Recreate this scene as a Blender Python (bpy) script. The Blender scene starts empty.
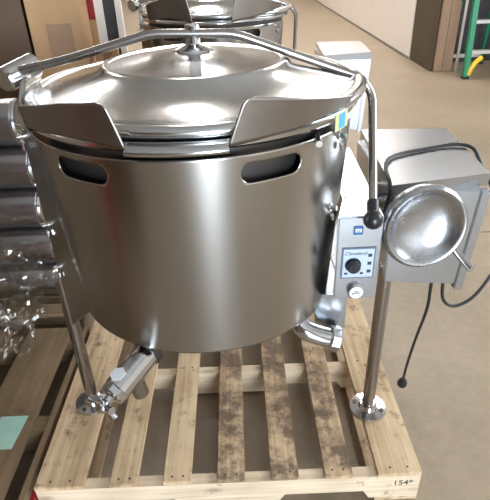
import bpy, bmesh, math, random
from mathutils import Vector, Matrix
random.seed(7)
PI = math.pi
scene = bpy.context.scene
COL = scene.collection

# ------------------------------------------------------------------ materials
def new_mat(name):
    m = bpy.data.materials.new(name); m.use_nodes = True
    nt = m.node_tree
    return m, nt, nt.nodes['Principled BSDF']

def N(nt, kind, **kw):
    n = nt.nodes.new(kind)
    for k, v in kw.items():
        if k in n.inputs: n.inputs[k].default_value = v
        else: setattr(n, k, v)
    return n

def plain(name, col, rough=0.5, metal=0.0, var=0.0, scale=12, coat=0.0, bump=0.0):
    m, nt, b = new_mat(name)
    b.inputs['Base Color'].default_value = (*col, 1)
    b.inputs['Roughness'].default_value = rough
    b.inputs['Metallic'].default_value = metal
    b.inputs['Coat Weight'].default_value = coat
    if var or bump:
        tc = N(nt, 'ShaderNodeTexCoord')
        no = N(nt, 'ShaderNodeTexNoise', Scale=scale, Detail=5.0)
        nt.links.new(tc.outputs['Object'], no.inputs['Vector'])
        if var:
            r = N(nt, 'ShaderNodeValToRGB')
            r.color_ramp.elements[0].position = 0.3; r.color_ramp.elements[1].position = 0.7
            r.color_ramp.elements[0].color = (*[max(0, c*(1-var)) for c in col], 1)
            r.color_ramp.elements[1].color = (*[min(1, c*(1+var)) for c in col], 1)
            nt.links.new(no.outputs['Fac'], r.inputs['Fac'])
            nt.links.new(r.outputs['Color'], b.inputs['Base Color'])
        if bump:
            bp = N(nt, 'ShaderNodeBump', Strength=bump, Distance=0.02)
            nt.links.new(no.outputs['Fac'], bp.inputs['Height'])
            nt.links.new(bp.outputs['Normal'], b.inputs['Normal'])
    return m

def steel(name, col=(0.60, 0.585, 0.57), rough=0.28, aniso=0.0, brush=(1, 1, 1), bump=0.0, var=0.02, rv=.08):
    """brushed stainless: fine streaks stretched along one axis modulate roughness"""
    m, nt, b = new_mat(name)
    b.inputs['Metallic'].default_value = 1
    tc = N(nt, 'ShaderNodeTexCoord')
    mp = N(nt, 'ShaderNodeMapping'); mp.inputs['Scale'].default_value = brush
    nt.links.new(tc.outputs['Object'], mp.inputs['Vector'])
    no = N(nt, 'ShaderNodeTexNoise', Scale=6.0, Detail=8.0, Roughness=0.6)
    nt.links.new(mp.outputs['Vector'], no.inputs['Vector'])
    mr = N(nt, 'ShaderNodeMapRange')
    mr.inputs['From Min'].default_value = 0.3; mr.inputs['From Max'].default_value = 0.7
    mr.inputs['To Min'].default_value = rough*(1-rv); mr.inputs['To Max'].default_value = rough*(1+rv)
    nt.links.new(no.outputs['Fac'], mr.inputs['Value'])
    nt.links.new(mr.outputs['Result'], b.inputs['Roughness'])
    r = N(nt, 'ShaderNodeValToRGB')
    r.color_ramp.elements[0].position = 0.3; r.color_ramp.elements[1].position = 0.7
    r.color_ramp.elements[0].color = (*[c*(1-var) for c in col], 1)
    r.color_ramp.elements[1].color = (*[min(1, c*(1+var)) for c in col], 1)
    nt.links.new(no.outputs['Fac'], r.inputs['Fac'])
    nt.links.new(r.outputs['Color'], b.inputs['Base Color'])
    if aniso:
        b.inputs['Anisotropic'].default_value = aniso; b.inputs['Anisotropic Rotation'].default_value = 0.25
        tg = N(nt, 'ShaderNodeTangent', direction_type='RADIAL', axis='Z')
        nt.links.new(tg.outputs['Tangent'], b.inputs['Tangent'])
    if bump:
        bp = N(nt, 'ShaderNodeBump', Strength=bump, Distance=0.01)
        nt.links.new(no.outputs['Fac'], bp.inputs['Height'])
        nt.links.new(bp.outputs['Normal'], b.inputs['Normal'])
    return m

def wood(name, light, dark, stain=0.0, axis=1, rough=0.75):
    """sawn pine: grain stretched along the board, knots and dark mould patches"""
    m, nt, b = new_mat(name)
    tc = N(nt, 'ShaderNodeTexCoord'); oi = N(nt, 'ShaderNodeObjectInfo')
    add = N(nt, 'ShaderNodeVectorMath', operation='ADD')
    sc = N(nt, 'ShaderNodeVectorMath', operation='SCALE'); sc.inputs['Scale'].default_value = 1.0
    cx = N(nt, 'ShaderNodeCombineXYZ')
    mu = N(nt, 'ShaderNodeMath', operation='MULTIPLY'); mu.inputs[1].default_value = 37.0
    nt.links.new(oi.outputs['Random'], mu.inputs[0])
    for i in range(3): nt.links.new(mu.outputs[0], cx.inputs[i])
    nt.links.new(tc.outputs['Object'], add.inputs[0]); nt.links.new(cx.outputs[0], add.inputs[1])
    mp = N(nt, 'ShaderNodeMapping'); s = [60, 60, 60]; s[axis] = 2.5
    mp.inputs['Scale'].default_value = s
    nt.links.new(add.outputs[0], mp.inputs['Vector'])
    no = N(nt, 'ShaderNodeTexNoise', Scale=1.0, Detail=6.0, Distortion=0.6)
    nt.links.new(mp.outputs[0], no.inputs['Vector'])
    big = N(nt, 'ShaderNodeTexNoise', Scale=5.0, Detail=4.0)
    nt.links.new(add.outputs[0], big.inputs['Vector'])
    mix0 = N(nt, 'ShaderNodeMath', operation='MULTIPLY_ADD'); mix0.inputs[1].default_value = 0.55
    h = N(nt, 'ShaderNodeMath', operation='MULTIPLY'); h.inputs[1].default_value = 0.45
    nt.links.new(big.outputs['Fac'], h.inputs[0])
    nt.links.new(no.outputs['Fac'], mix0.inputs[0]); nt.links.new(h.outputs[0], mix0.inputs[2])
    r = N(nt, 'ShaderNodeValToRGB')
    r.color_ramp.elements[0].position = 0.34; r.color_ramp.elements[0].color = (*dark, 1)
    r.color_ramp.elements[1].position = 0.62; r.color_ramp.elements[1].color = (*light, 1)
    nt.links.new(mix0.outputs[0], r.inputs['Fac'])
    last = r.outputs['Color']
    # knots
    vo = N(nt, 'ShaderNodeTexVoronoi', Scale=1.0)
    mk = N(nt, 'ShaderNodeMapping'); s2 = [9, 9, 9]; s2[axis] = 4.0; mk.inputs['Scale'].default_value = s2
    nt.links.new(add.outputs[0], mk.inputs['Vector']); nt.links.new(mk.outputs[0], vo.inputs['Vector'])
    rk = N(nt, 'ShaderNodeValToRGB')
    rk.color_ramp.elements[0].position = 0.05; rk.color_ramp.elements[0].color = (0.28, 0.28, 0.28, 1)
    rk.color_ramp.elements[1].position = 0.16; rk.color_ramp.elements[1].color = (1, 1, 1, 1)
    nt.links.new(vo.outputs['Distance'], rk.inputs['Fac'])
    mm = N(nt, 'ShaderNodeMix', data_type='RGBA', blend_type='MULTIPLY'); mm.inputs['Factor'].default_value = 0.55
    nt.links.new(last, mm.inputs['A']); nt.links.new(rk.outputs['Color'], mm.inputs['B'])
    last = mm.outputs['Result']
    if stain:
        ns = N(nt, 'ShaderNodeTexNoise', Scale=11.0, Detail=8.0, Roughness=0.75)
        nt.links.new(add.outputs[0], ns.inputs['Vector'])
        rs = N(nt, 'ShaderNodeValToRGB')
        rs.color_ramp.elements[0].position = 0.62 - 0.22*stain; rs.color_ramp.elements[0].color = (0, 0, 0, 1)
        rs.color_ramp.elements[1].position = 0.72 - 0.16*stain; rs.color_ramp.elements[1].color = (1, 1, 1, 1)
        nt.links.new(ns.outputs['Fac'], rs.inputs['Fac'])
        ms = N(nt, 'ShaderNodeMix', data_type='RGBA')
        sm = N(nt, 'ShaderNodeMath', operation='MULTIPLY'); sm.inputs[1].default_value = 0.85
        nt.links.new(rs.outputs['Color'], sm.inputs[0]); nt.links.new(sm.outputs[0], ms.inputs['Factor'])
        nt.links.new(last, ms.inputs['A']); ms.inputs['B'].default_value = (0.085, 0.05, 0.03, 1)
        last = ms.outputs['Result']
    nt.links.new(last, b.inputs['Base Color'])
    b.inputs['Roughness'].default_value = rough
    bp = N(nt, 'ShaderNodeBump', Strength=0.25, Distance=0.004)
    nt.links.new(no.outputs['Fac'], bp.inputs['Height']); nt.links.new(bp.outputs['Normal'], b.inputs['Normal'])
    return m

def concrete():
    m, nt, b = new_mat('polished_concrete')
    tc = N(nt, 'ShaderNodeTexCoord')
    n1 = N(nt, 'ShaderNodeTexNoise', Scale=1.1, Detail=7.0, Roughness=0.6)
    n2 = N(nt, 'ShaderNodeTexNoise', Scale=22.0, Detail=8.0, Roughness=0.7)
    for n in (n1, n2): nt.links.new(tc.outputs['Object'], n.inputs['Vector'])
    ad = N(nt, 'ShaderNodeMath', operation='MULTIPLY_ADD'); ad.inputs[1].default_value = 0.4
    hf = N(nt, 'ShaderNodeMath', operation='MULTIPLY'); hf.inputs[1].default_value = 0.6
    nt.links.new(n1.outputs['Fac'], hf.inputs[0]); nt.links.new(n2.outputs['Fac'], ad.inputs[0]); nt.links.new(hf.outputs[0], ad.inputs[2])
    r = N(nt, 'ShaderNodeValToRGB')
    r.color_ramp.elements[0].position = 0.33; r.color_ramp.elements[0].color = (0.235, 0.178, 0.12, 1)
    r.color_ramp.elements[1].position = 0.66; r.color_ramp.elements[1].color = (0.365, 0.285, 0.20, 1)
    nt.links.new(ad.outputs[0], r.inputs['Fac'])
    nt.links.new(r.outputs['Color'], b.inputs['Base Color'])
    mr = N(nt, 'ShaderNodeMapRange'); mr.inputs['To Min'].default_value = 0.30; mr.inputs['To Max'].default_value = 0.52
    nt.links.new(ad.outputs[0], mr.inputs['Value']); nt.links.new(mr.outputs['Result'], b.inputs['Roughness'])
    b.inputs['Specular IOR Level'].default_value = 0.35
    return m

def film_mat():
    m, nt, b = new_mat('clear_film')
    out = nt.nodes['Material Output']
    tr = N(nt, 'ShaderNodeBsdfTransparent'); tr.inputs['Color'].default_value = (0.93, 0.92, 0.9, 1)
    gl = N(nt, 'ShaderNodeBsdfGlossy'); gl.inputs['Color'].default_value = (0.9, 0.88, 0.86, 1); gl.inputs['Roughness'].default_value = 0.12
    lw = N(nt, 'ShaderNodeLayerWeight'); lw.inputs['Blend'].default_value = 0.35
    mr = N(nt, 'ShaderNodeMapRange'); mr.inputs['To Min'].default_value = 0.05; mr.inputs['To Max'].default_value = 0.32
    nt.links.new(lw.outputs['Facing'], mr.inputs['Value'])
    mx = N(nt, 'ShaderNodeMixShader')
    nt.links.new(mr.outputs['Result'], mx.inputs['Fac']); nt.links.new(tr.outputs[0], mx.inputs[1]); nt.links.new(gl.outputs[0], mx.inputs[2])
    nt.links.new(mx.outputs[0], out.inputs['Surface'])
    return m

def emit(name, col, s):
    m, nt, b = new_mat(name)
    b.inputs['Base Color'].default_value = (*col, 1)
    b.inputs['Emission Color'].default_value = (*col, 1); b.inputs['Emission Strength'].default_value = s
    return m

M = dict(
    shroud=steel('brushed_steel_shroud', (0.43, 0.41, 0.385), 0.25, aniso=0.6, brush=(1.5, 1.5, 90), var=0.006, rv=.02),
    steel=steel('brushed_steel', (0.60, 0.585, 0.57), 0.27, brush=(5, 5, 5), var=.004, rv=.012),
    lid=steel('spun_steel_lid', (0.58, 0.58, 0.575), 0.19, brush=(3, 3, 3), var=0.03),
    polish=steel('polished_steel', (0.60, 0.605, 0.615), 0.13, var=0.03),
    lip=steel('matt_steel_lip', (0.31, 0.285, 0.265), 0.32, brush=(2, 2, 90), var=0.015),
    cab=steel('cabinet_steel', (0.50, 0.52, 0.55), 0.27, brush=(5, 5, 5), var=0.004, rv=.012),
    tube=steel('tube_steel', (0.36, 0.33, 0.31), 0.26, brush=(40, 40, 2)),
    dish=steel('handwheel_steel', (0.44, 0.45, 0.47), 0.27, var=0.02),
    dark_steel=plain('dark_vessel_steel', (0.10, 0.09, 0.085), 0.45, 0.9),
    canister=steel('wrapped_steel', (0.44, 0.43, 0.44), 0.24, brush=(1, 5, 5), bump=0.25, var=0.15),
    black=plain('black_plastic', (0.012, 0.012, 0.014), 0.35),
    rubber=plain('black_rubber', (0.01, 0.01, 0.011), 0.5),
    plate=plain('control_plate_blue_grey', (0.45, 0.52, 0.60), 0.4, 0.2),
    plate_edge=plain('control_plate_border', (0.10, 0.13, 0.19), 0.4),
    blue=plain('logo_blue', (0.015, 0.10, 0.30), 0.4),
    white=plain('white_print', (0.75, 0.76, 0.76), 0.5),
    ink=plain('black_ink', (0.03, 0.03, 0.035), 0.6),
    sticker_yellow=plain('sticker_yellow', (0.48, 0.52, 0.22), 0.5),
    sticker_blue=plain('sticker_blue', (0.07, 0.30, 0.50), 0.5),
    wood=wood('pallet_pine', (0.64, 0.475, 0.295), (0.38, 0.245, 0.13), 0.3),
    wood_stain=wood('pallet_pine_stained', (0.60, 0.435, 0.265), (0.33, 0.21, 0.11), 0.95),
    wood_x=wood('pallet_pine_cross', (0.70, 0.56, 0.40), (0.48, 0.35, 0.22), 0.10, axis=0),
    wood_old_shaded=wood('pallet_old_wood_shaded', (0.20, 0.13, 0.065), (0.115, 0.07, 0.034), 0.2),  # old wood, darkened further for the shadow in the left corner
    wood_old_shaded_x=wood('pallet_old_wood_shaded_cross', (0.20, 0.13, 0.065), (0.115, 0.07, 0.034), 0.2, axis=0),  # same shade in the colour, grain turned across
    red=plain('red_paint', (0.27, 0.012, 0.010), 0.45, var=0.15),
    teal=plain('pale_teal_paper', (0.32, 0.50, 0.42), 0.6, var=0.06, scale=20),
    card=plain('cardboard', (0.42, 0.245, 0.115), 0.7, var=0.08, scale=4),
    card_shaded=plain('shaded_brown_cardboard', (0.085, 0.042, 0.017), 0.6, var=0.12, scale=3),  # shade of the carton's shadow side is mixed into this brown
    card_pale=plain('pale_cardboard', (0.33, 0.205, 0.125), 0.7, var=0.06, scale=4),
    card_shade_seam=plain('shade_seam_cardboard', (0.075, 0.05, 0.025), 0.7, var=0.08, scale=4),  # dark tone for the pale carton's painted shaded side and its seam
    tape=plain('packing_tape', (0.25, 0.13, 0.055), 0.5, var=0.05),
    paint_white=plain('white_enamel', (0.72, 0.68, 0.62), 0.45, var=0.04),
    wall=plain('wall_paint', (0.76, 0.69, 0.62), 0.7, var=0.02, scale=2),
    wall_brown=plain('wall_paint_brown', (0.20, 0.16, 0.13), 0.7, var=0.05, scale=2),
    ceil=plain('ceiling_paint', (0.42, 0.41, 0.39), 0.8),
    trim=plain('grey_trim', (0.20, 0.17, 0.14), 0.6),
    joint=plain('floor_joint', (0.10, 0.075, 0.05), 0.8),
    floor=concrete(),
    green=plain('green_fibreglass', (0.005, 0.22, 0.10), 0.35, var=0.08),
    alu=plain('aluminium', (0.72, 0.70, 0.68), 0.35, 0.7),
    yellow=plain('yellow_plastic', (0.80, 0.52, 0.01), 0.4),
    charcoal=plain('charcoal_enamel', (0.035, 0.035, 0.04), 0.4, var=0.2),
    film=film_mat(),
    lamp=emit('lamp_diffuser', (1.0, 0.98, 0.95), 22.0),
    day=emit('daylight_glass', (0.80, 0.90, 1.0), 6.0),
)

# ------------------------------------------------------------------ mesh helpers
class MB:
    """collects shapes into one mesh object"""
    def __init__(s, off=(0, 0, 0)): s.bm = bmesh.new(); s.off = Vector(off)
    def P(s, p): return Vector(p) - s.off
    def box(s, lo, hi, bevel=0.0, mat=None):
        lo, hi = s.P(lo), s.P(hi)
        t = Matrix.LocRotScale((lo+hi)/2, None, hi-lo)
        r = bmesh.ops.create_cube(s.bm, size=1, matrix=(mat @ t) if mat else t)
        if bevel:
            es = list({e for v in r['verts'] for e in v.link_edges})
            bmesh.ops.bevel(s.bm, geom=es, offset=bevel, segments=2, affect='EDGES')
        return s
    def hexa(s, b, t):
        """eight corners: bottom ring, top ring"""
        vb = [s.bm.verts.new(s.P(p)) for p in b]; vt = [s.bm.verts.new(s.P(p)) for p in t]
        n = len(vb)
        s.bm.faces.new(vb[::-1]); s.bm.faces.new(vt)
        for i in range(n): s.bm.faces.new((vb[i], vb[(i+1) % n], vt[(i+1) % n], vt[i]))
        return s
    def prism(s, pts, axis, a, c, bevel=0.0):
        """2D outline in the two other axes, extruded from a to c along axis"""
        ix = [i for i in range(3) if i != axis]
        rings = []
        for v in (a, c):
            ring = []
            for q in pts:
                p = [0, 0, 0]; p[axis] = v; p[ix[0]], p[ix[1]] = q
                ring.append(s.bm.verts.new(s.P(p)))
            rings.append(ring)
        fs = [s.bm.faces.new(rings[0]), s.bm.faces.new(rings[1][::-1])]
        n = len(pts)
        for i in range(n): fs.append(s.bm.faces.new((rings[0][i], rings[0][(i+1) % n], rings[1][(i+1) % n], rings[1][i])))
        bmesh.ops.recalc_face_normals(s.bm, faces=fs)
        if bevel: bmesh.ops.bevel(s.bm, geom=list({e for f in fs for e in f.edges}), offset=bevel, segments=2, affect='EDGES')
        return s
    def tube(s, pts, r, seg=16, caps=True, radii=None):
        pts = [s.P(p) for p in pts]; n = len(pts); rings = []
        d0 = (pts[1]-pts[0]).normalized()
        up = Vector((0, 0, 1)) if abs(d0.z) < 0.9 else Vector((1, 0, 0))
        side = d0.cross(up).normalized()
        for i, p in enumerate(pts):
            d = (pts[min(i+1, n-1)] - pts[max(i-1, 0)]).normalized()
            side = (side - d*side.dot(d)).normalized(); u2 = d.cross(side)
            rr = radii[i] if radii else r
            rings.append([s.bm.verts.new(p + (side*math.cos(2*PI*k/seg) + u2*math.sin(2*PI*k/seg))*rr) for k in range(seg)])
        for i in range(n-1):
            for k in range(seg):
                s.bm.faces.new((rings[i][k], rings[i][(k+1) % seg], rings[i+1][(k+1) % seg], rings[i+1][k]))
        if caps: s.bm.faces.new(rings[0][::-1]); s.bm.faces.new(rings[-1])
        return s
    def lathe(s, prof, origin=(0, 0, 0), axis=(0, 0, 1), seg=64):
        """profile (radius, height) turned about axis through origin"""
        o = s.P(origin); ax = Vector(axis).normalized()
        q = Vector((0, 0, 1)).rotation_difference(ax)
        rings = []
        for r, h in prof:
            if r < 1e-6: rings.append([s.bm.verts.new(o + q @ Vector((0, 0, h)))])
            else: rings.append([s.bm.verts.new(o + q @ Vector((r*math.cos(2*PI*k/seg), r*math.sin(2*PI*k/seg), h))) for k in range(seg)])
        for a, b in zip(rings, rings[1:]):
            for k in range(seg):
                k2 = (k+1) % seg
                if len(a) == 1 and len(b) == 1: break
                if len(a) == 1: s.bm.faces.new((a[0], b[k2], b[k]))
                elif len(b) == 1: s.bm.faces.new((a[k], a[k2], b[0]))
                else: s.bm.faces.new((a[k], a[k2], b[k2], b[k]))
        return s
    def cyl(s, a, b, r, seg=24, bevel=0.0):
        a, b = Vector(a), Vector(b); h = (b-a).length
        e = min(bevel, h/3, r/2) if bevel else 0
        prof = [(0, 0), (r-e, 0), (r, e), (r, h-e), (r-e, h), (0, h)] if e else [(0, 0), (r, 0), (r, h), (0, h)]
        return s.lathe(prof, a, b-a, seg)
    def ball(s, c, r, seg=24):
        prof = [(r*math.sin(PI*i/12), -r*math.cos(PI*i/12)) for i in range(13)]
        prof[0] = (0, -r); prof[-1] = (0, r)
        return s.lathe(prof, c, (0, 0, 1), seg)
    def build(s, name, mat, parent=None, smooth=35, loc=None):
        bm = s.bm
        bmesh.ops.recalc_face_normals(bm, faces=bm.faces[:])
        me = bpy.data.meshes.new(name); bm.to_mesh(me); bm.free()
        if smooth:
            me.polygons.foreach_set('use_smooth', [True]*len(me.polygons))
            me.set_sharp_from_angle(angle=math.radians(smooth))
        me.materials.append(mat)
        o = bpy.data.objects.new(name, me); COL.objects.link(o)
        if parent: o.parent = parent
        if loc: o.location = loc
        return o

def fillet(pts, r, n=6):
    """round the inner corners of a polyline"""
    out = [Vector(pts[0])]
    for a, b, c in zip(pts, pts[1:], pts[2:]):
        a, b, c = Vector(a), Vector(b), Vector(c)
        u, v = (a-b), (c-b); d = min(r, u.length*0.45, v.length*0.45)
        p, q = b+u.normalized()*d, b+v.normalized()*d
        for i in range(n+1):
            t = i/n; out.append(p*(1-t)**2 + b*2*t*(1-t) + q*t*t)
    out.append(Vector(pts[-1])); return out

def spline(pts, n=8):
    """Catmull-Rom through the points"""
    P = [Vector(p) for p in pts]; P = [P[0]*2-P[1]] + P + [P[-1]*2-P[-2]]; out = []
    for i in range(1, len(P)-2):
        for k in range(n):
            t = k/n
            out.append(0.5*((2*P[i]) + (P[i+1]-P[i-1])*t + (2*P[i-1]-5*P[i]+4*P[i+1]-P[i+2])*t*t + (3*P[i]-P[i-1]-3*P[i+1]+P[i+2])*t**3))
    out.append(P[-2]); return out

def tag(o, label=None, cat=None, group=None, kind=None):
    if label: o['label'] = label
    if cat: o['category'] = cat
    if group: o['group'] = group
    if kind: o['kind'] = kind
    return o
def thing(name, label, cat, loc=(0, 0, 0), rz=0, group=None):
    o = bpy.data.objects.new(name, None); COL.objects.link(o)
    o.location = loc; o.rotation_euler = (0, 0, rz); o.empty_display_size = 0.1
    return tag(o, label, cat, group)
def kids(o): return [c for c in bpy.data.objects if c.parent == o]
def copy_tree(o, parent=None):
    ch = kids(o)
    c = o.copy(); COL.objects.link(c)
    if parent: c.parent = parent
    for k in ch: copy_tree(k, c)
    return c
def text_mesh(name, body, size, mat, parent, matrix, shear=0.0):
    cu = bpy.data.curves.new(name, 'FONT'); cu.body = body; cu.size = size; cu.extrude = size*0.01; cu.shear = shear
    cu.align_x = 'CENTER'; cu.align_y = 'CENTER'
    t = bpy.data.objects.new(name, cu); COL.objects.link(t)
    bpy.context.view_layer.update()
    me = bpy.data.meshes.new_from_object(t.evaluated_get(bpy.context.evaluated_depsgraph_get()))
    bpy.data.objects.remove(t); bpy.data.curves.remove(cu)
    me.name = name; me.materials.clear(); me.materials.append(mat)
    o = bpy.data.objects.new(name, me); COL.objects.link(o); o.parent = parent; o.matrix_local = matrix
    return o

# ------------------------------------------------------------------ camera
cam = bpy.data.cameras.new('camera'); cam.sensor_fit = 'HORIZONTAL'; cam.sensor_width = 36
cam.lens = 507.157*36/490; cam.clip_start = 0.02
co = bpy.data.objects.new('camera', cam); COL.objects.link(co)
r_, u_, f_ = Vector((0.9992, -0.0258, -0.0316)), Vector((0.0404, 0.5124, 0.8578)), Vector((0.0059, 0.8583, -0.5131))
mw = Matrix(((r_.x, u_.x, -f_.x), (r_.y, u_.y, -f_.y), (r_.z, u_.z, -f_.z))).to_4x4()
mw.translation = (0.0643, -1.0119, 1.5953)
co.matrix_world = mw
scene.camera = co

# ------------------------------------------------------------------ the setting
def struct(name, mb, mat): return tag(mb.build(name, mat, smooth=0), kind='structure')
XL, XR, YF, YB, H = -7.0, 4.6, -8.0, 21.0, 5.6
struct('floor', MB().box((XL-.2, YF-.2, -0.12), (XR+.2, YB+.2, 0)), M['floor'])
struct('ceiling', MB().box((XL-.2, YF-.2, H), (XR+.2, YB+.2, H+.15)), M['ceil'])
struct('wall_back', MB().box((XL-.2, YB, 0), (XR+.2, YB+.2, H)), M['wall'])
struct('wall_left', MB().box((XL-.2, YF, 0), (XL, YB, H)), M['wall_brown'])
struct('wall_right', MB().box((2.80, 7.3, 0), (2.98, YB, H)), M['wall'])
struct('wall_recess', MB().box((XR, YF, 0), (XR+.2, YB, H)), M['wall'])
struct('baseboard_right', MB().box((2.785, 7.3, 0), (2.80, YB, 0.035)), M['trim'])
# wall behind the camera with a wide shutter door opening to daylight
fw = MB(); fw.box((XL, YF-.2, 0), (.7, YF, H)); fw.box((2.3, YF-.2, 0), (XR, YF, H)); fw.box((.7, YF-.2, 3.2), (2.3, YF, H))
struct('wall_front', fw, M['wall_brown'])
struct('trim_1', MB().box((2.7, 1.755, 0.0002), (XR, 1.765, 0.001)).box((1.0, 1.755, 0.0002), (2.7, 1.765, 0.001)), M['joint'])

# ------------------------------------------------------------------ pallet under the front kettle
T = 0.144
def pallet(name, label, x0, y0, W, D, spans, wd, wx, stained=(), nails=True, top=T, group=None):
    """boards run front to back over three stringers; spans are (x0, x1) of each deck board"""
    t = thing(name, label, 'pallet', (x0 + W/2, y0 + D/2, 0), group=group)
    off = (x0 + W/2, y0 + D/2, 0)
    for i, (a, b) in enumerate(spans):
        bm = MB(off); j = lambda: random.uniform(-.004, .004)
        bm.box((a+j()*.4, y0+j(), top-.018), (b+j()*.4, y0+D+j(), top), bevel=.002)
        o = bm.build('deck_board', M['wood_stain'] if i in stained else wd, t, smooth=0)
        if nails:
            for ys in (y0+.018, y0+D/2, y0+D-.018):
                for f in (.3, .7):
                    x = a+(b-a)*f
                    MB(off).cyl((x, ys, top-.004), (x, ys, top+.0012), .0036, 8).build('nail', M['dark_steel'], o)
    zt, zb = top-.0182, .0162
    for k, ys in enumerate((y0+.019, y0+D/2, y0+D-.019)):
        n0, n1 = x0+.16, x0+W*.37; n2, n3 = x0+W*.63, x0+W-.16
        h = .036
        pr = [(x0, zb), (n0, zb), (n0+.02, zb+h), (n1-.02, zb+h), (n1, zb), (n2, zb), (n2+.02, zb+h), (n3-.02, zb+h), (n3, zb), (x0+W, zb), (x0+W, zt), (x0, zt)]
        MB(off).prism(pr, 1, ys-.019, ys+.019).build('stringer', wx, t, smooth=0)
    for a, b in (spans[0], spans[len(spans)//2], spans[-1]):
        MB(off).box((a, y0, 0.0005), (b, y0+D, .016)).build('bottom_board', wd, t, smooth=0)
    return t
e, n = .1397, .0889; g = (1.2192-2*e-5*n)/6
spans = []; x = -.6096
for w in (e, n, n, n, n, n, e): spans.append((x, x+w)); x += w+g
spans[0] = (-.626, spans[0][1])
pal = pallet('wooden_pallet', 'pale pine pallet under the front tilting kettle, dark stains on its right boards', -.626, 0, 1.2356, 1.016, spans, M['wood'], M['wood_x'], stained=(3, 4, 5))
# stencil on the front stringer near its right end
pc = Vector((-.0082, .508, 0))
def front_mat(p, off, rx=PI/2): return Matrix.Translation(Vector(p)-Vector(off)) @ Matrix.Rotation(rx, 4, 'X')
text_mesh('stencil_mark', '154*', .034, M['ink'], pal, front_mat((.555, -.0006, .088), pc))

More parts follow.
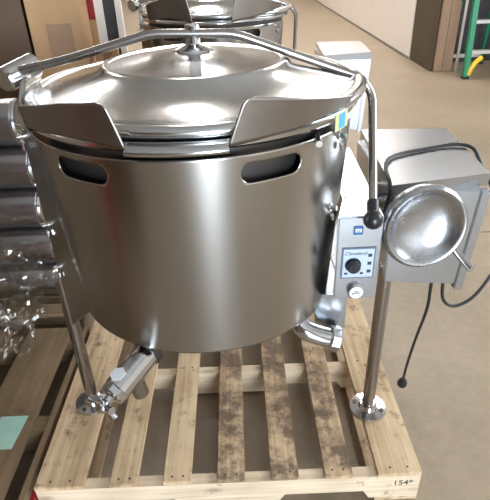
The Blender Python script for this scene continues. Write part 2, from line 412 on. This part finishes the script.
# ------------------------------------------------------------------ tilting kettle
KO = Vector((-.042, .31, T))
def kettle():
    t = thing('tilting_kettle', 'large stainless tilting steam kettle on the pale pallet in front, lid closed', 'kettle', KO)
    K = lambda: MB(KO)
    cx, cy = KO.x, KO.y
    C = lambda z: (cx, cy, z)
    # inner vessel
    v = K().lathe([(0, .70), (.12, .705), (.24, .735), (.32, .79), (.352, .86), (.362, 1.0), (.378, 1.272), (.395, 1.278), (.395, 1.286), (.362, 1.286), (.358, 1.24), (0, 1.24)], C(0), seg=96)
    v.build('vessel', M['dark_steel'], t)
    rim = K().lathe([(.380, 1.268), (.406, 1.268), (.411, 1.273), (.411, 1.281), (.406, 1.287), (.380, 1.287), (.380, 1.268)], C(0), seg=128)
    rim.build('rim', M['polish'], t)
    # outer shroud: a rolled sheet over the front with two oval hand slots
    zt, zb, Rt, Rb = 1.251, .737, .408, .374
    a0, a1 = -80, 64
    nu, nv = 240, 110
    slots = [(-32.5, 1.213), (25.7, 1.211)]; sl, sh = .070, .0225     # half length, half height of an oval slot
    bm = bmesh.new(); grid = []
    def pt(a, z):
        f = (z-zb)/(zt-zb); R = Rb+(Rt-Rb)*f
        A = math.radians(a)
        if a < -60:                                                     # left edge runs out straight as an upright flange
            A0 = math.radians(-60); k_ = (-60-a)/20
            p = Vector((R*math.sin(A0), -R*math.cos(A0), z-.11*k_*(1-f)**1.5))*(1-k_) + Vector((-.416, -.105, z-.11*k_*(1-f)**1.5))*k_
        else: p = Vector((R*math.sin(A), -R*math.cos(A), z))
        return p
    def slot_d(a, z):
        """signed distance to the nearest stadium, and the push that lands on its edge"""
        best = None
        for s_, z_ in slots:
            u = math.radians(a-s_)*Rt; w = z-z_
            c = max(-(sl-sh), min(sl-sh, u)); d = math.hypot(u-c, w)
            if best is None or abs(d-sh) < abs(best[0]): best = (d-sh, u, w, c, d, s_, z_)
        return best
    for i in range(nu+1):
        row = []
        for j in range(nv+1):
            a = a0+(a1-a0)*i/nu; z = zb+(zt-zb)*j/nv
            row.append([a, z])
        grid.append(row)
    dead = set()
    for i in range(nu):
        for j in range(nv):
            a = (grid[i][j][0]+grid[i+1][j][0])/2; z = (grid[i][j][1]+grid[i][j+1][1])/2
            if slot_d(a, z)[0] < 0: dead.add((i, j))
    edge = set()
    for i in range(nu+1):
        for j in range(nv+1):
            cells = [(i+di, j+dj) for di in (-1, 0) for dj in (-1, 0) if 0 <= i+di < nu and 0 <= j+dj < nv]
            k = sum(c in dead for c in cells)
            if 0 < k < len(cells):
                sd, u, w, c, d, s_, z_ = slot_d(*grid[i][j])
                if d > 1e-6:
                    q = sh/d; grid[i][j] = [s_ + math.degrees((c+(u-c)*q)/Rt), z_+w*q]
    vs = [[None]*(nv+1) for _ in range(nu+1)]
    for i in range(nu):
        for j in range(nv):
            if (i, j) in dead: continue
            q = []
            for (ii, jj) in ((i, j), (i+1, j), (i+1, j+1), (i, j+1)):
                if vs[ii][jj] is None:
                    p = pt(*grid[ii][jj]); vs[ii][jj] = bm.verts.new(Vector((p.x, p.y, p.z-KO.z)))
                q.append(vs[ii][jj])
            bm.faces.new(q)
    mb = MB(); mb.bm.free(); mb.bm = bm
    sh_o = mb.build('shroud', M['shroud'], t, smooth=60)
    so = sh_o.modifiers.new('thickness', 'SOLIDIFY'); so.thickness = .003; so.offset = -1
    # bolts with wing nuts along both side edges of the shroud
    for a, z in ((-77.5, 1.222), (-77.5, 1.01), (-77.5, .90), (54.5, 1.232), (54.5, 1.053)):
        p = pt(a, z); q = pt(a+1, z); d = (q-p).normalized(); nrm = Vector((d.y, -d.x, 0))
        p = p + Vector((cx, cy, 0))
        b = K().cyl(p-nrm*.002, p+nrm*.004, .0095, 16, .001).cyl(p+nrm*.003, p+nrm*.018, .0058, 12, .001)
        b.build('bolt', M['polish'], t)
        w = Vector((0, 0, -1))
        K().cyl(p+nrm*.006+w*.018-d*.001, p+nrm*.008+w*.034+d*.004, .0045, 10, .001).build('wing_nut', M['polish'], t)
    # stand-off rods between shroud and vessel
    for a in (-66, 46):
        A = math.radians(a)
        K().cyl((cx+.385*math.sin(A), cy-.385*math.cos(A), 1.245), (cx+.43*math.sin(A-.12), cy-.43*math.cos(A-.12), 1.247), .007, 12).build('standoff_rod', M['polish'], t)
    # pouring lip: raised guard either side of an open notch
    def interp(tab, x):
        for (x0, y0), (x1, y1) in zip(tab, tab[1:]):
            if x <= x1: return y0+(y1-y0)*max(0, (x-x0)/(x1-x0))
        return tab[-1][1]
    top_z = {-1: [(-76, 1.296), (-60, 1.320), (-50, 1.334), (-40, 1.346), (-30, 1.359), (-13, 1.371)], 1: [(14, 1.372), (20, 1.366), (30, 1.353), (40, 1.340), (50, 1.327), (56, 1.321)]}
    base_z = {-1: [(-76, 1.264), (-60, 1.279), (-34, 1.292), (-22, 1.288), (-13, 1.278)], 1: [(11, 1.276), (22, 1.285), (32, 1.291), (44, 1.300), (56, 1.309)]}
    def wing(side):
        bmw = bmesh.new(); cols = []
        nn = 70
        for i in range(nn+1):
            f_ = i/nn; col = []
            for j in range(13):
                g = j/12
                # the notch edge leans outwards going up and its upper corner is rounded
                lean = g*3.4 if g < .8 else .8*3.4 + 2.2*(1-math.sqrt(max(0, 1-((g-.8)/.2)**2)))+ (g-.8)*3.4
                if side < 0: lo, hi = -53, -13.9-lean
                else: lo, hi = 55, 12.0+lean*1.35
                a = lo+(hi-lo)*f_; A = math.radians(a); R = .424+.008*g
                z = interp(base_z[side], a)*(1-g)+interp(top_z[side], a)*g
                col.append(bmw.verts.new((R*math.sin(A), -R*math.cos(A), z-KO.z)))
            cols.append(col)
        for c0, c1 in zip(cols, cols[1:]):
            for j in range(12): bmw.faces.new((c0[j], c1[j], c1[j+1], c0[j+1]))
        m2 = MB(); m2.bm.free(); m2.bm = bmw
        o = m2.build('lip_wing', M['lip'], t, smooth=60)
        s_ = o.modifiers.new('thickness', 'SOLIDIFY'); s_.thickness = .003; s_.offset = 0
        return o
    wing(-1); wing(1)
    # spout shelf in the notch with its rolled front edge
    bmw = bmesh.new(); rows = []
    for (R, z) in ((.404, 1.2865), (.420, 1.285), (.432, 1.280), (.437, 1.275), (.434, 1.268), (.422, 1.266)):
        rows.append([bmw.verts.new((R*math.sin(math.radians(a)), -R*math.cos(math.radians(a)), z-KO.z)) for a in [-14+26*i/24 for i in range(25)]])
    for r0, r1 in zip(rows, rows[1:]):
        for i in range(24): bmw.faces.new((r0[i], r0[i+1], r1[i+1], r1[i]))
    m2 = MB(); m2.bm.free(); m2.bm = bmw
    sp = m2.build('spout_lip', M['polish'], t, smooth=80)
    # lid
    lid = K().lathe([(.385, 1.288), (.410, 1.2885), (.420, 1.293), (.424, 1.300), (.4225, 1.307), (.415, 1.313), (.404, 1.315), (.394, 1.311), (.386, 1.308),
                     (.31, 1.330), (.241, 1.349), (.234, 1.357), (.225, 1.361), (.216, 1.357), (.208, 1.355), (.12, 1.372), (.06, 1.381), (0, 1.384)],
                    (cx+.009, cy+.016, 0), seg=160).build('lid', M['lid'], t, smooth=50)
    K().lathe([(.050, 1.379), (.046, 1.386), (.030, 1.392), (.020, 1.397), (.0185, 1.40), (.0185, 1.436), (.0165, 1.440), (0, 1.440)], (cx+.008, cy, 0), seg=32).build('lid_post', M['polish'], lid)
        # lid lifting bar from the hinge across the lid and down to a black ball
    bar = fillet([(-.47, .30, 1.350), (-.335, .30, 1.375), (-.135, .30, 1.424), (.066, .30, 1.418), (.383, .30, 1.303), (.412, .29, 1.262), (.380, .065, 1.048)], .03)
    lb = K().tube(bar, .0105, 16).build('lid_bar', M['tube'], t, smooth=60)
    g_ = K().ball((.377, .046, 1.032), .0235); g_.cyl((.3785, .056, 1.041), (.3825, .083, 1.065), .0145, 16, .002)
    g_.build('ball_grip', M['black'], lb)
    # hinge barrel, left
    hg = K().cyl((-.500, .275, 1.334), (-.452, .37, 1.352), .031, 32, .005).build('hinge_barrel', M['polish'], t)
    K().cyl((-.470, .30, 1.350), (-.405, .30, 1.362), .0118, 16, .002).build('hinge_collar', M['tube'], hg)
    K().prism([(.24, 1.24), (.40, 1.24), (.40, 1.30), (.375, 1.335), (.33, 1.345), (.275, 1.33), (.24, 1.295)], 0, -.462, -.446, .004).build('hinge_bracket', M['steel'], t)
    # control console, right
    cons = K().prism([(.302, .085), (.416, .085), (.432, .58), (.335, .58), (.336, .20)], 2, .772, 1.022, .005).build('control_console', M['cab'], t)
    K().prism([(.262, .11), (.345, .10), (.405, .55), (.30, .55), (.28, .25)], 2, .655, .771, .004).build('lower_housing', M['cab'], t)
    y = .0835
    pl_b = K().box((.318, y-.0012, .842), (.404, y, .934)).build('control_plate', M['plate_edge'], cons)
    K().box((.322, y-.0020, .846), (.400, y-.0008, .930)).build('plate_face', M['plate'], cons)
    K().cyl((.348, y, .884), (.348, y-.004, .884), .021, 24).cyl((.348, y-.003, .884), (.348, y-.022, .884), .0165, 24, .003).box((.3455, y-.0245, .872), (.3505, y-.020, .899)).build('dial_knob', M['black'], cons)
    for k in range(3):
        z = .912-.024*k
        K().box((.385, y-.003, z-.005), (.395, y-.0018, z+.004)).build('indicator', M['ink'], cons)
    for xx in (.331, .372): K().box((xx-.004, y-.003, .855), (xx+.004, y-.0018, .861)).build('dial_legend', M['ink'], cons)
    text_mesh('brand_text', 'Cleveland', .0145, M['ink'], cons, front_mat((.352, y-.0024, .918), KO), .3)
    lg = K().box((.343, y-.0015, .972), (.366, y, .995)).build('logo_sticker', M['blue'], cons)
    K().box((.347, y-.0022, .979), (.350, y-.0012, .988)).box((.353, y-.0022, .979), (.356, y-.0012, .988)).box((.359, y-.0022, .979), (.362, y-.0012, .988)).box((.347, y-.0022, .9865), (.362, y-.0012, .989)).build('logo_mark', M['white'], lg)
    ga = K().cyl((.361, y+.002, .803), (.361, y-.012, .803), .0225, 32, .003).build('gauge', M['polish'], cons)
    K().cyl((.361, y-.0118, .803), (.361, y-.0132, .803), .0180, 32).build('gauge_face', M['white'], ga)
    K().box((.352, y-.0145, .8015), (.372, y-.0133, .8035)).box((.350, y-.0145, .797), (.353, y-.0133, .802)).box((.355, y-.0145, .806), (.366, y-.0133, .808)).build('gauge_needle', M['ink'], ga)
    # stickers on the vessel's right shoulder
    def shoulder(nm, a, b, z0, z1, mt, R=.4075):
        m3 = K()
        for k in range(4):
            A0, A1 = (math.radians(a+(b-a)*q/4) for q in (k, k+1))
            m3.hexa([(cx+r*math.sin(A), cy-r*math.cos(A), z0) for A, r in ((A0, R), (A1, R), (A1, R+.001), (A0, R+.001))],
                    [(cx+r*math.sin(A), cy-r*math.cos(A), z1) for A, r in ((A0, R), (A1, R), (A1, R+.001), (A0, R+.001))])
        return m3.build(nm, mt, t)
    # legs with bolted flange feet
    for (lx, ly, lz) in ((-.515, .345, .72), (.496, .262, .76)):
        K().cyl((lx, ly, T+.01), (lx, ly, lz), .0215, 28).build('leg', M['tube'], t)
        ft = K().lathe([(0, .0003), (.064, .0003), (.066, .003), (.064, .011), (.034, .014), (.028, .028), (.0225, .030), (0, .030)], (lx, ly, T), seg=40).build('flange_foot', M['polish'], t)
        for q in range(4):
            A = PI/4+q*PI/2+.3
            K().cyl((lx+.049*math.cos(A), ly+.049*math.sin(A), T+.010), (lx+.049*math.cos(A), ly+.049*math.sin(A), T+.0155), .0075, 10).build('bolt_hole', M['dark_steel'], ft)
    K().box((-.53, .325, .700), (-.33, .365, .745), .004).build('leg_bracket', M['steel'], t)
    # tilt gear cabinet, right
    cab = K().prism([(.480, .735), (.700, .715), (.715, 1.018), (.472, 1.018)], 1, .212, .655, .003).build('gear_cabinet', M['cab'], t)
    K().prism([(.688, .700), (.712, .700), (.733, 1.018), (.708, 1.018)], 1, .205, .232, .002).build('corner_flange', M['cab'], cab)
    K().hexa([(.460, .195, 1.016), (.742, .250, 1.016), (.765, .640, 1.016), (.484, .665, 1.016)], [(.460, .195, 1.051), (.742, .250, 1.051), (.765, .640, 1.051), (.484, .665, 1.051)]).build('cabinet_lid', M['cab'], cab)
    K().cyl((.40, .40, .93), (.63, .40, .93), .04, 32).build('trunnion_shaft', M['tube'], t)
    # dished handwheel
    wc = Vector((.527, .118, .972)); wa = Vector((.10, -1, .10)).normalized()
    hw = K().lathe([(0, -.012), (.098, -.012), (.110, -.006), (.112, .006), (.110, .018), (.103, .024), (.094, .021), (.090, .014), (.06, -.001), (.03, -.0065), (0, -.008)], wc, wa, 72).build('handwheel', M['dish'], t, smooth=50)
    K().cyl(wc-wa*.012, wc-wa*.095, .022, 24).build('hub_shaft', M['tube'], hw)
    hp = wc + Vector((.084, 0, -.066)) + wa*.012
    K().tube([hp-wa*.004, hp+wa*.03+Vector((.012, 0, -.018)), hp+wa*.060+Vector((.024, 0, -.034))], .011, 14, radii=[.0085, .0105, .012]).build('wheel_handle', M['polish'], hw)
    # drain elbow under the right side
    dr = K().tube(fillet([(.205, .13, .745), (.218, .065, .693), (.262, .06, .673), (.305, .06, .659)], .03), .027, 20).build('drain_pipe', M['polish'], t, smooth=60)
    K().lathe([(.024, 0), (.034, 0), (.036, .003), (.037, .025), (.035, .028), (.024, .028)], (.294, .06, .663), (1, 0, -.3), 8).build('union_nut', M['polish'], dr, smooth=20)
    # draw-off valve, lower left front
    va, vb = Vector((-.185, .02, .690)), Vector((-.300, -.145, .636))
    vd = (vb-va).normalized()
    val = K().cyl(va, va+vd*.145, .035, 32, .003).build('draw_off_valve', M['polish'], t)
    K().lathe([(.034, 0), (.0405, .002), (.0405, .020), (.034, .022)], va+vd*.002, vd, 32).build('valve_collar', M['dark_steel'], val)
    K().cyl(va-vd*.06, va+vd*.01, .024, 24).build('outlet_neck', M['polish'], val)
    K().cyl(va+vd*.085, va+vd*.085+Vector((.012, .01, -.088)), .0215, 24, .002).build('outlet_spout', M['tube'], val)
    K().lathe([(.026, .14), (.034, .142), (.034, .160), (.024, .164), (.012, .166), (.012, .19), (0, .19)], va, vd, 8).build('valve_nut', M['polish'], val, smooth=25)
    kc = va+vd*.192
    kn = K().ball(kc, .018)
    sd = vd.cross(Vector((0, 0, 1))).normalized(); up = sd.cross(vd)
    for q in range(5):
        A = q*2*PI/5+.3; dd = sd*math.cos(A)+up*math.sin(A)
        kn.tube([kc, kc+dd*.026, kc+dd*.042+vd*.003], .008, 10, radii=[.009, .008, .0095])
    kn.build('star_knob', M['polish'], val)
    tg_c = va+vd*.118+up*.037
    K().lathe([(0, 0), (.021, 0), (.021, .002), (0, .002)], tg_c, up-vd*.1, 6).build('hex_tag', M['white'], val, smooth=10)
    return t, shoulder, cons, cab, lid

kt, shoulder, cons_o, cab_o, lid_o = kettle()
back_kettle = copy_tree(kt)
back_kettle.location = KO + Vector((.01, 1.82, 0))
for o in kids(back_kettle):
    if o.name.startswith('handwheel'):
        for q in kids(o): bpy.data.objects.remove(q)
        bpy.data.objects.remove(o); continue
    if o.name.startswith(('leg', 'flange_foot')) and max(v_.co.x for v_ in o.data.vertices) > .3: o.location.x += .105
    if o.name.startswith('gear_cabinet'):                               # and its cabinet is deeper and set further out
        o.location.x += .105
        for q in [o]+kids(o):
            q.data = q.data.copy()
            for v_ in q.data.vertices:
                if v_.co.z < .70: v_.co.z -= .11
    if o.name.startswith('lip_wing'):                                   # this kettle's guards stand higher
        o.data = o.data.copy(); z0 = 1.28-T
        for v_ in o.data.vertices: v_.co.z = z0+(v_.co.z-z0)*1.5
back_kettle['label'] = 'second stainless tilting kettle standing behind the front one, seen above its lid'

# things only the front kettle shows: its stickers and its cord
shoulder('warning_sticker', 50, 58, 1.248, 1.286, M['sticker_yellow'], .4115); shoulder('warning_sticker', 52, 56, 1.251, 1.283, M['sticker_blue'], .4127)
cord_pts = spline([(.452, .30, .80), (.450, .24, .90), (.4535, .192, 1.00), (.4540, .19, 1.057), (.462, .27, 1.066), (.498, .365, 1.0585), (.557, .41, 1.0575), (.670, .45, 1.0575),
                   (.733, .46, 1.059), (.772, .435, 1.052), (.788, .39, 1.01), (.800, .33, .97), (.83, .30, .90), (.86, .30, .80), (.85, .30, .70), (.79, .27, .625), (.725, .25, .605), (.685, .25, .632), (.672, .25, .70), (.670, .26, .76)], 8)
MB(KO).tube(cord_pts, .0052, 10).build('power_cord', M['rubber'], kt, smooth=80)
c2 = spline([(.640, .26, .76), (.640, .255, .68), (.648, .27, .58), (.655, .33, .40), (.672, .40, .22), (.688, .45, .085)], 8)
pc_o = MB(KO).tube(c2, .0050, 10).build('plug_cord', M['rubber'], kt, smooth=80)
pd = Vector((.02, .06, -.16)).normalized(); p0 = Vector((.688, .45, .090))
pg = MB(KO).tube([p0, p0+pd*.014, p0+pd*.034, p0+pd*.046], .012, 14, radii=[.008, .015, .020, .019]).build('plug', M['rubber'], pc_o)
MB(KO).cyl(p0+pd*.044+Vector((.006, 0, 0)), p0+pd*.062+Vector((.006, 0, 0)), .0022, 8).cyl(p0+pd*.044-Vector((.006, 0, 0)), p0+pd*.062-Vector((.006, 0, 0)), .0022, 8).build('prong', M['polish'], pc_o)

# pallet under the second kettle
pal2 = copy_tree(pal); pal2.location = Vector((-.0082, .508, 0)) + Vector((.01, 1.82, 0))
pal2['label'] = 'pine pallet under the second kettle behind'
for o in kids(pal2):
    if o.name.startswith('stencil_mark'): bpy.data.objects.remove(o)

# ------------------------------------------------------------------ pallets at the left
lp = thing('long_pallet', 'brown wooden pallet at the left edge with a red painted side', 'pallet', (-.85, .35, 0))
LO = (-.85, .35, 0)
def lbox(nm, lo, hi, m, bev=.002): return MB(LO).box(lo, hi, bev).build(nm, m, lp, smooth=0)
lbox('deck_board', (-.905, -.32, T-.02), (-.716, .80, T), M['wood_old_shaded'])
lbox('deck_board', (-1.17, -.32, T-.02), (-.985, .80, T), M['wood_old_shaded'])
lbox('edge_rail', (-.664, -.32, .030), (-.645, .80, T), M['wood_old_shaded'])
for ya in (-.26, .235, .70): lbox('cross_block', (-1.17, ya, .020), (-.6645, ya+.075, T-.021), M['wood_old_shaded_x'])
rs_ = lbox('red_side', (-.6445, -.32, .012), (-.630, .80, .105), M['red'], .001)
tag(rs_, 'red painted side board')
lbox('bottom_board', (-1.17, -.32, .001), (-.99, .80, .0195), M['wood_old_shaded'])
lab = tag(MB((-.79, .22, T)).hexa([(-.852, .150, T+.0004), (-.752, .150, T+.0004), (-.742, .294, T+.0004), (-.842, .294, T+.0004)], [(-.852, .150, T+.0012), (-.752, .150, T+.0012), (-.742, .294, T+.0012), (-.842, .294, T+.0012)]).build('paper_label', M['teal'], smooth=0, loc=(-.79, .22, T)), 'pale teal paper label lying on the board of the left pallet', 'label')

bp = thing('crate_pallet', 'brown pallet with shade in its colour, under the stacked steel canisters at the left', 'pallet', (-1.3, 1.32, 0))
BO = (-1.3, 1.32, 0)
for ya in (.90, 1.06, 1.22, 1.38, 1.54, 1.70): MB(BO).box((-1.95, ya, T-.02), (-.735, ya+.085, T), .002).build('deck_board', M['wood_old_shaded_x'], bp, smooth=0)
for xa in (-1.95, -1.36, -.773): MB(BO).box((xa, .90, .018), (xa+.038, 1.785, T-.0205), .002).build('stringer', M['wood_old_shaded'], bp, smooth=0)
for ya in (.90, 1.30, 1.70): MB(BO).box((-1.95, ya, .001), (-.735, ya+.085, .0175)).build('bottom_board', M['wood_old_shaded_x'], bp, smooth=0)

# five steel canisters lying on their sides, one on the other
lab5 = ['lowest stainless canister of the stack at the left edge', 'second stainless canister from the bottom of the left stack, its bright end ring showing', 'middle stainless canister of the five stacked at the left',
        'second stainless canister from the top of the left stack', 'topmost stainless canister of the stack at the left, under the cardboard box corner']
for k in range(5):
    r = .0955; z = T+r+.0005+k*(2*r+.0006); xe = -.80 + (.02, .015, -.01, .0, -.02)[k]; x0 = -1.9
    yy = 1.075
    t = thing('steel_canister', lab5[k], 'canister', (x0, yy, z), group='steel canisters stacked at the left')
    L = xe-x0
    MB().lathe([(0, 0), (r-.01, 0), (r, .01), (r, L*.33-.012), (r-.005, L*.33), (r, L*.33+.012), (r, L*.66-.012), (r-.005, L*.66), (r, L*.66+.012), (r, L-.012), (r-.01, L), (0, L)], (0, 0, 0), (1, 0, 0), 48).build('drum', M['canister'], t)
    MB().lathe([(r-.016, L+.0005), (r-.012, L+.006), (r-.004, L+.006), (r-.0015, L-.004)], (0, 0, 0), (1, 0, 0), 48).build('end_ring', M['polish'], t)

# crumpled clear film hanging over the front of the canisters
def film(name, label, o0, w, h, seed, lean):
    rnd = random.Random(seed); bm = bmesh.new(); nu, nv = 26, 40; V = []
    ph = [rnd.uniform(0, 6.28) for _ in range(8)]
    for i in range(nu+1):
        row = []
        for j in range(nv+1):
            u, v = i/nu, j/nv
            x = w*(u-.5)*(1-.35*v) + .02*math.sin(9*v+ph[0])
            y = -.03*math.sin(11*u+ph[1]+3*v) - .022*math.sin(23*u+ph[2]-7*v) - .012*math.sin(31*v+ph[3]+9*u) + rnd.uniform(-.006, .006) - lean*v*v
            z = h*(1-v) + .012*math.sin(17*u+ph[4]) + rnd.uniform(-.004, .004)
            row.append(bm.verts.new((x, y, z)))
        V.append(row)
    for i in range(nu):
        for j in range(nv): bm.faces.new((V[i][j], V[i+1][j], V[i+1][j+1], V[i][j+1]))
    mb = MB(); mb.bm.free(); mb.bm = bm
    return tag(mb.build(name, M['film'], smooth=25, loc=o0), label, 'plastic film')
film('plastic_film', 'crumpled clear plastic film hanging in front of the stacked canisters', (-.98, .845, .150), .40, .42, 5, .0)
film('plastic_film', 'loose clear plastic film heaped on the brown pallet at the left edge', (-.905, .70, .160), .20, .17, 9, .08)

# ------------------------------------------------------------------ cartons at the back left
def carton(name, label, corner, dirx, wx, wy, h, mat, tape=True, cat='box', z0=0.0):
    a = math.atan2(dirx[1], dirx[0])
    t = thing(name, label, cat, (*corner, z0), a)
    MB().box((0, 0, 0.001), (wx, wy, h), .004).build('carton_body', mat, t, smooth=0)
    for f in (0, 1): MB().box((.002, wy*.5*f+.003*(1 if f else 0), h+.0005), (wx-.002, wy*.5*(f+1)-.003*(0 if f else 1), h+.005)).build('flap', mat, t, smooth=0)
    if tape: MB().box((wx/2-.03, -.0012, h*.45), (wx/2+.03, -.0002, h)).build('tape_strip', M['tape'], t, smooth=0)
    return t
b1 = carton('cardboard_box', 'large brown cardboard carton at the upper left, shadow side painted dark', (-2.62, 2.225), (1.0, .17), 1.41, .85, 1.75, M['card_shaded'], False)  # dark base colour paints the shadow side
b2 = carton('cardboard_box', 'lighter tan cardboard carton with a tape patch, behind the hinge of the front lid', (-1.212, 2.466), (1.0, .17), .325, .55, 1.70, M['card'], False)
tp = MB().box((.10, -.0012, .985), (.255, -.0002, 1.215)).build('tape_patch', M['tape'], b2, smooth=0)
carton('cardboard_box', 'small open tan box between the tall carton and the white posts', (-.868, 2.66), (1, .17), .14, .20, 1.03, M['card'], True)
carton('cardboard_box', 'tan carton with a red box on top, between the tall carton and the white posts', (-1.25, 3.18), (1, 0), .30, .3, 1.155, M['card'], True)
tag(MB((-1.1, 3.33, 1.161)).box((-1.245, 3.19, 1.1612), (-.955, 3.47, 1.52), .006).build('red_box', M['red'], smooth=0, loc=(-1.1, 3.33, 1.161)), 'red box standing on a tan carton at the upper left, left of the white posts', 'box')
rk = thing('rack_frame', 'white steel rack frame left of the second kettle', 'rack', (-.806, 2.94, 0))
RO = (-.806, 2.94, 0)
MB(RO).box((-.900, 2.92, .001), (-.840, 2.96, 1.75), .003).build('post', M['paint_white'], rk, smooth=0)
MB(RO).box((-.755, 2.92, .001), (-.712, 2.96, 1.75), .003).build('post', M['paint_white'], rk, smooth=0)
MB(RO).box((-.8395, 2.93, .10), (-.7555, 2.95, 1.73), .002).build('back_panel', M['charcoal'], rk, smooth=0)

tag(MB((-1.42, -.56, 0)).box((-1.49, -.61, .001), (-1.40, -.52, 2.6), .004).build('red_post', M['red'], smooth=0, loc=(-1.42, -.56, 0)), 'red steel post left of the front kettle, mirrored as the red streak on its shell', 'post')
carton('cardboard_box', 'unseen dark carton added left of the camera for the kettle shell to mirror', (-2.3, -1.6), (1, -.45), .9, .8, 1.3, M['card_shaded'], False)  # added out of view to darken the reflection on the shell's left

# ------------------------------------------------------------------ right background
b3 = thing('cardboard_box', 'tall pale cardboard carton standing at the end of the white wall', 'box', (2.852, 6.33, 0), math.atan2(-.03, 1))
MB().box((0, 0, .001), (.25, .34, .90), .012).build('carton_body', M['card_pale'], b3, smooth=0)
MB().box((.112, -.0013, .003), (.118, -.0003, .90)).build('seam', M['card_shade_seam'], b3, smooth=0)
for sx in (0.0, .125): MB().box((sx+.002, .02, .9005), (sx+.108, .32, .905)).build('flap', M['card_pale'], b3, smooth=0)
b4 = thing('cardboard_box', 'thin dark slab standing in for the shaded left side of the pale carton', 'box', (2.81, 6.36, 0))  # slab paints the shade on the pale carton's left face
MB().box((0, .02, .001), (.035, .93, 1.35), .004).build('carton_body', M['card_shade_seam'], b4, smooth=0)
tag(MB((3.15, 6.3, 0)).box((3.135, 6.28, .001), (3.165, 6.31, 1.9), .004).build('white_board', M['paint_white'], smooth=0, loc=(3.15, 6.3, 0)), 'narrow white board standing between the pale carton and the green ladder', 'board')

la = thing('step_ladder', 'green fibreglass step ladder with pale steps and yellow braces at the right edge', 'ladder', (3.38, 6.0, 0))
AO = (3.38, 6.0, 0)
def rail(xb, xt, yb, yt, zt, m, w=.032, d=.07):
    return MB(AO).hexa([(xb-w, yb-d/2, .035), (xb+w, yb-d/2, .035), (xb+w, yb+d/2, .035), (xb-w, yb+d/2, .035)],
                       [(xt-w, yt-d/2, zt), (xt+w, yt-d/2, zt), (xt+w, yt+d/2, zt), (xt-w, yt+d/2, zt)]).build('rail', m, la, smooth=0)
fl = rail(3.105, 3.215, 5.85, 6.25, 1.75, M['green']); rail(3.70, 3.59, 5.85, 6.25, 1.75, M['green'])
rail(3.16, 3.235, 6.80, 6.35, 1.72, M['green'], .02, .04); rail(3.68, 3.58, 6.75, 6.35, 1.72, M['green'], .02, .04)
for k in range(4):
    z = .335+.355*k; f = z/1.75; xa, xb_, yy = 3.105+.11*f+.028, 3.70-.11*f-.028, 5.85+.40*f
    MB(AO).box((xa, yy-.045, z-.035), (xb_, yy+.05, z+.006), .003).build('step', M['alu'], la, smooth=0)
MB(AO).box((3.42-.20, 6.18, 1.751), (3.42+.20, 6.42, 1.80), .01).build('top_cap', M['yellow'], la, smooth=0)
for sx, xc in ((1, 3.135), (-1, 3.665)):
    MB(AO).tube(spline([(xc+.00*sx, 5.845, .05), (xc+.025*sx, 5.842, .12), (xc+.07*sx, 5.845, .20), (xc+.15*sx, 5.86, .262)], 6), .033, 8).build('knee_brace', M['yellow'], la, smooth=0)
MB(AO).box((3.17, 6.73, .10), (3.68, 6.77, .15), .003).build('rear_bar', M['alu'], la, smooth=0)
for xc, yc in ((3.105, 5.85), (3.70, 5.85), (3.16, 6.80), (3.68, 6.75)): MB(AO).box((xc-.04, yc-.045, .001), (xc+.04, yc+.045, .0345), .004).build('rubber_foot', M['black'], la, smooth=0)
lm = Matrix.Translation(Vector((3.153, 5.985, .76))-Vector(AO)) @ Matrix.Rotation(math.radians(-13), 4, 'X') @ Matrix.Rotation(PI/2, 4, 'X') @ Matrix.Rotation(math.radians(86), 4, 'Z')
text_mesh('rail_lettering', 'WERNER', .06, M['white'], la, lm, .2)
tag(MB((3.9, 7.0, 0)).box((3.27, 6.95, .001), (4.45, 7.5, 1.9), .01).build('storage_cabinet', M['charcoal'], smooth=0, loc=(3.9, 7.0, 0)), 'charcoal storage cabinet standing behind the green ladder', 'cabinet')

# ------------------------------------------------------------------ lamps and daylight
k = 0
for yy in (6.0, 8.0, 10.0, 13.0, 16.0):
    for xx in (-4.2, -.6, 2.2 if yy > 7 else 3.2):
        k += 1
        t = thing('ceiling_light', 'fluorescent strip light on the warehouse ceiling', 'light', (xx, yy, H), group='fluorescent strip lights on the ceiling')
        MB().box((-.33, -.85, -.06), (.33, .85, -.001), .004).build('housing', M['paint_white'], t, smooth=0)
        MB().box((-.30, -.82, -.075), (.30, .82, -.061), .004).build('diffuser', M['lamp'], t, smooth=0)
def area(name, loc, rot, sx, sy, power, col):
    l = bpy.data.lights.new(name, 'AREA'); l.shape = 'RECTANGLE'; l.size = sx; l.size_y = sy; l.energy = power; l.color = col
    o = bpy.data.objects.new(name, l); COL.objects.link(o); o.location = loc; o.rotation_euler = rot; return o
area('door_daylight', (1.5, YF-.1, 1.6), (math.radians(90), 0, 0), 1.6, 3.2, 1000, (.76, .88, 1.0))
area('cool_side_fill', (XR-.06, 1.2, 2.6), (0, math.radians(90), 0), 1.6, 3.0, 260, (.80, .90, 1.0))  # cool light added from the right; this wall has no window
w = bpy.data.worlds.new('world'); scene.world = w; w.use_nodes = True
w.node_tree.nodes['Background'].inputs['Color'].default_value = (.75, .85, 1, 1)
w.node_tree.nodes['Background'].inputs['Strength'].default_value = 1.0

# ------------------------------------------------------------------ view
vs_ = scene.view_settings
vs_.view_transform = 'Standard'; vs_.look = 'None'; vs_.gamma = 1; vs_.use_curve_mapping = False
vs_.exposure = 0.1
scene.cycles.use_denoising = True
scene.cycles.max_bounces = 8
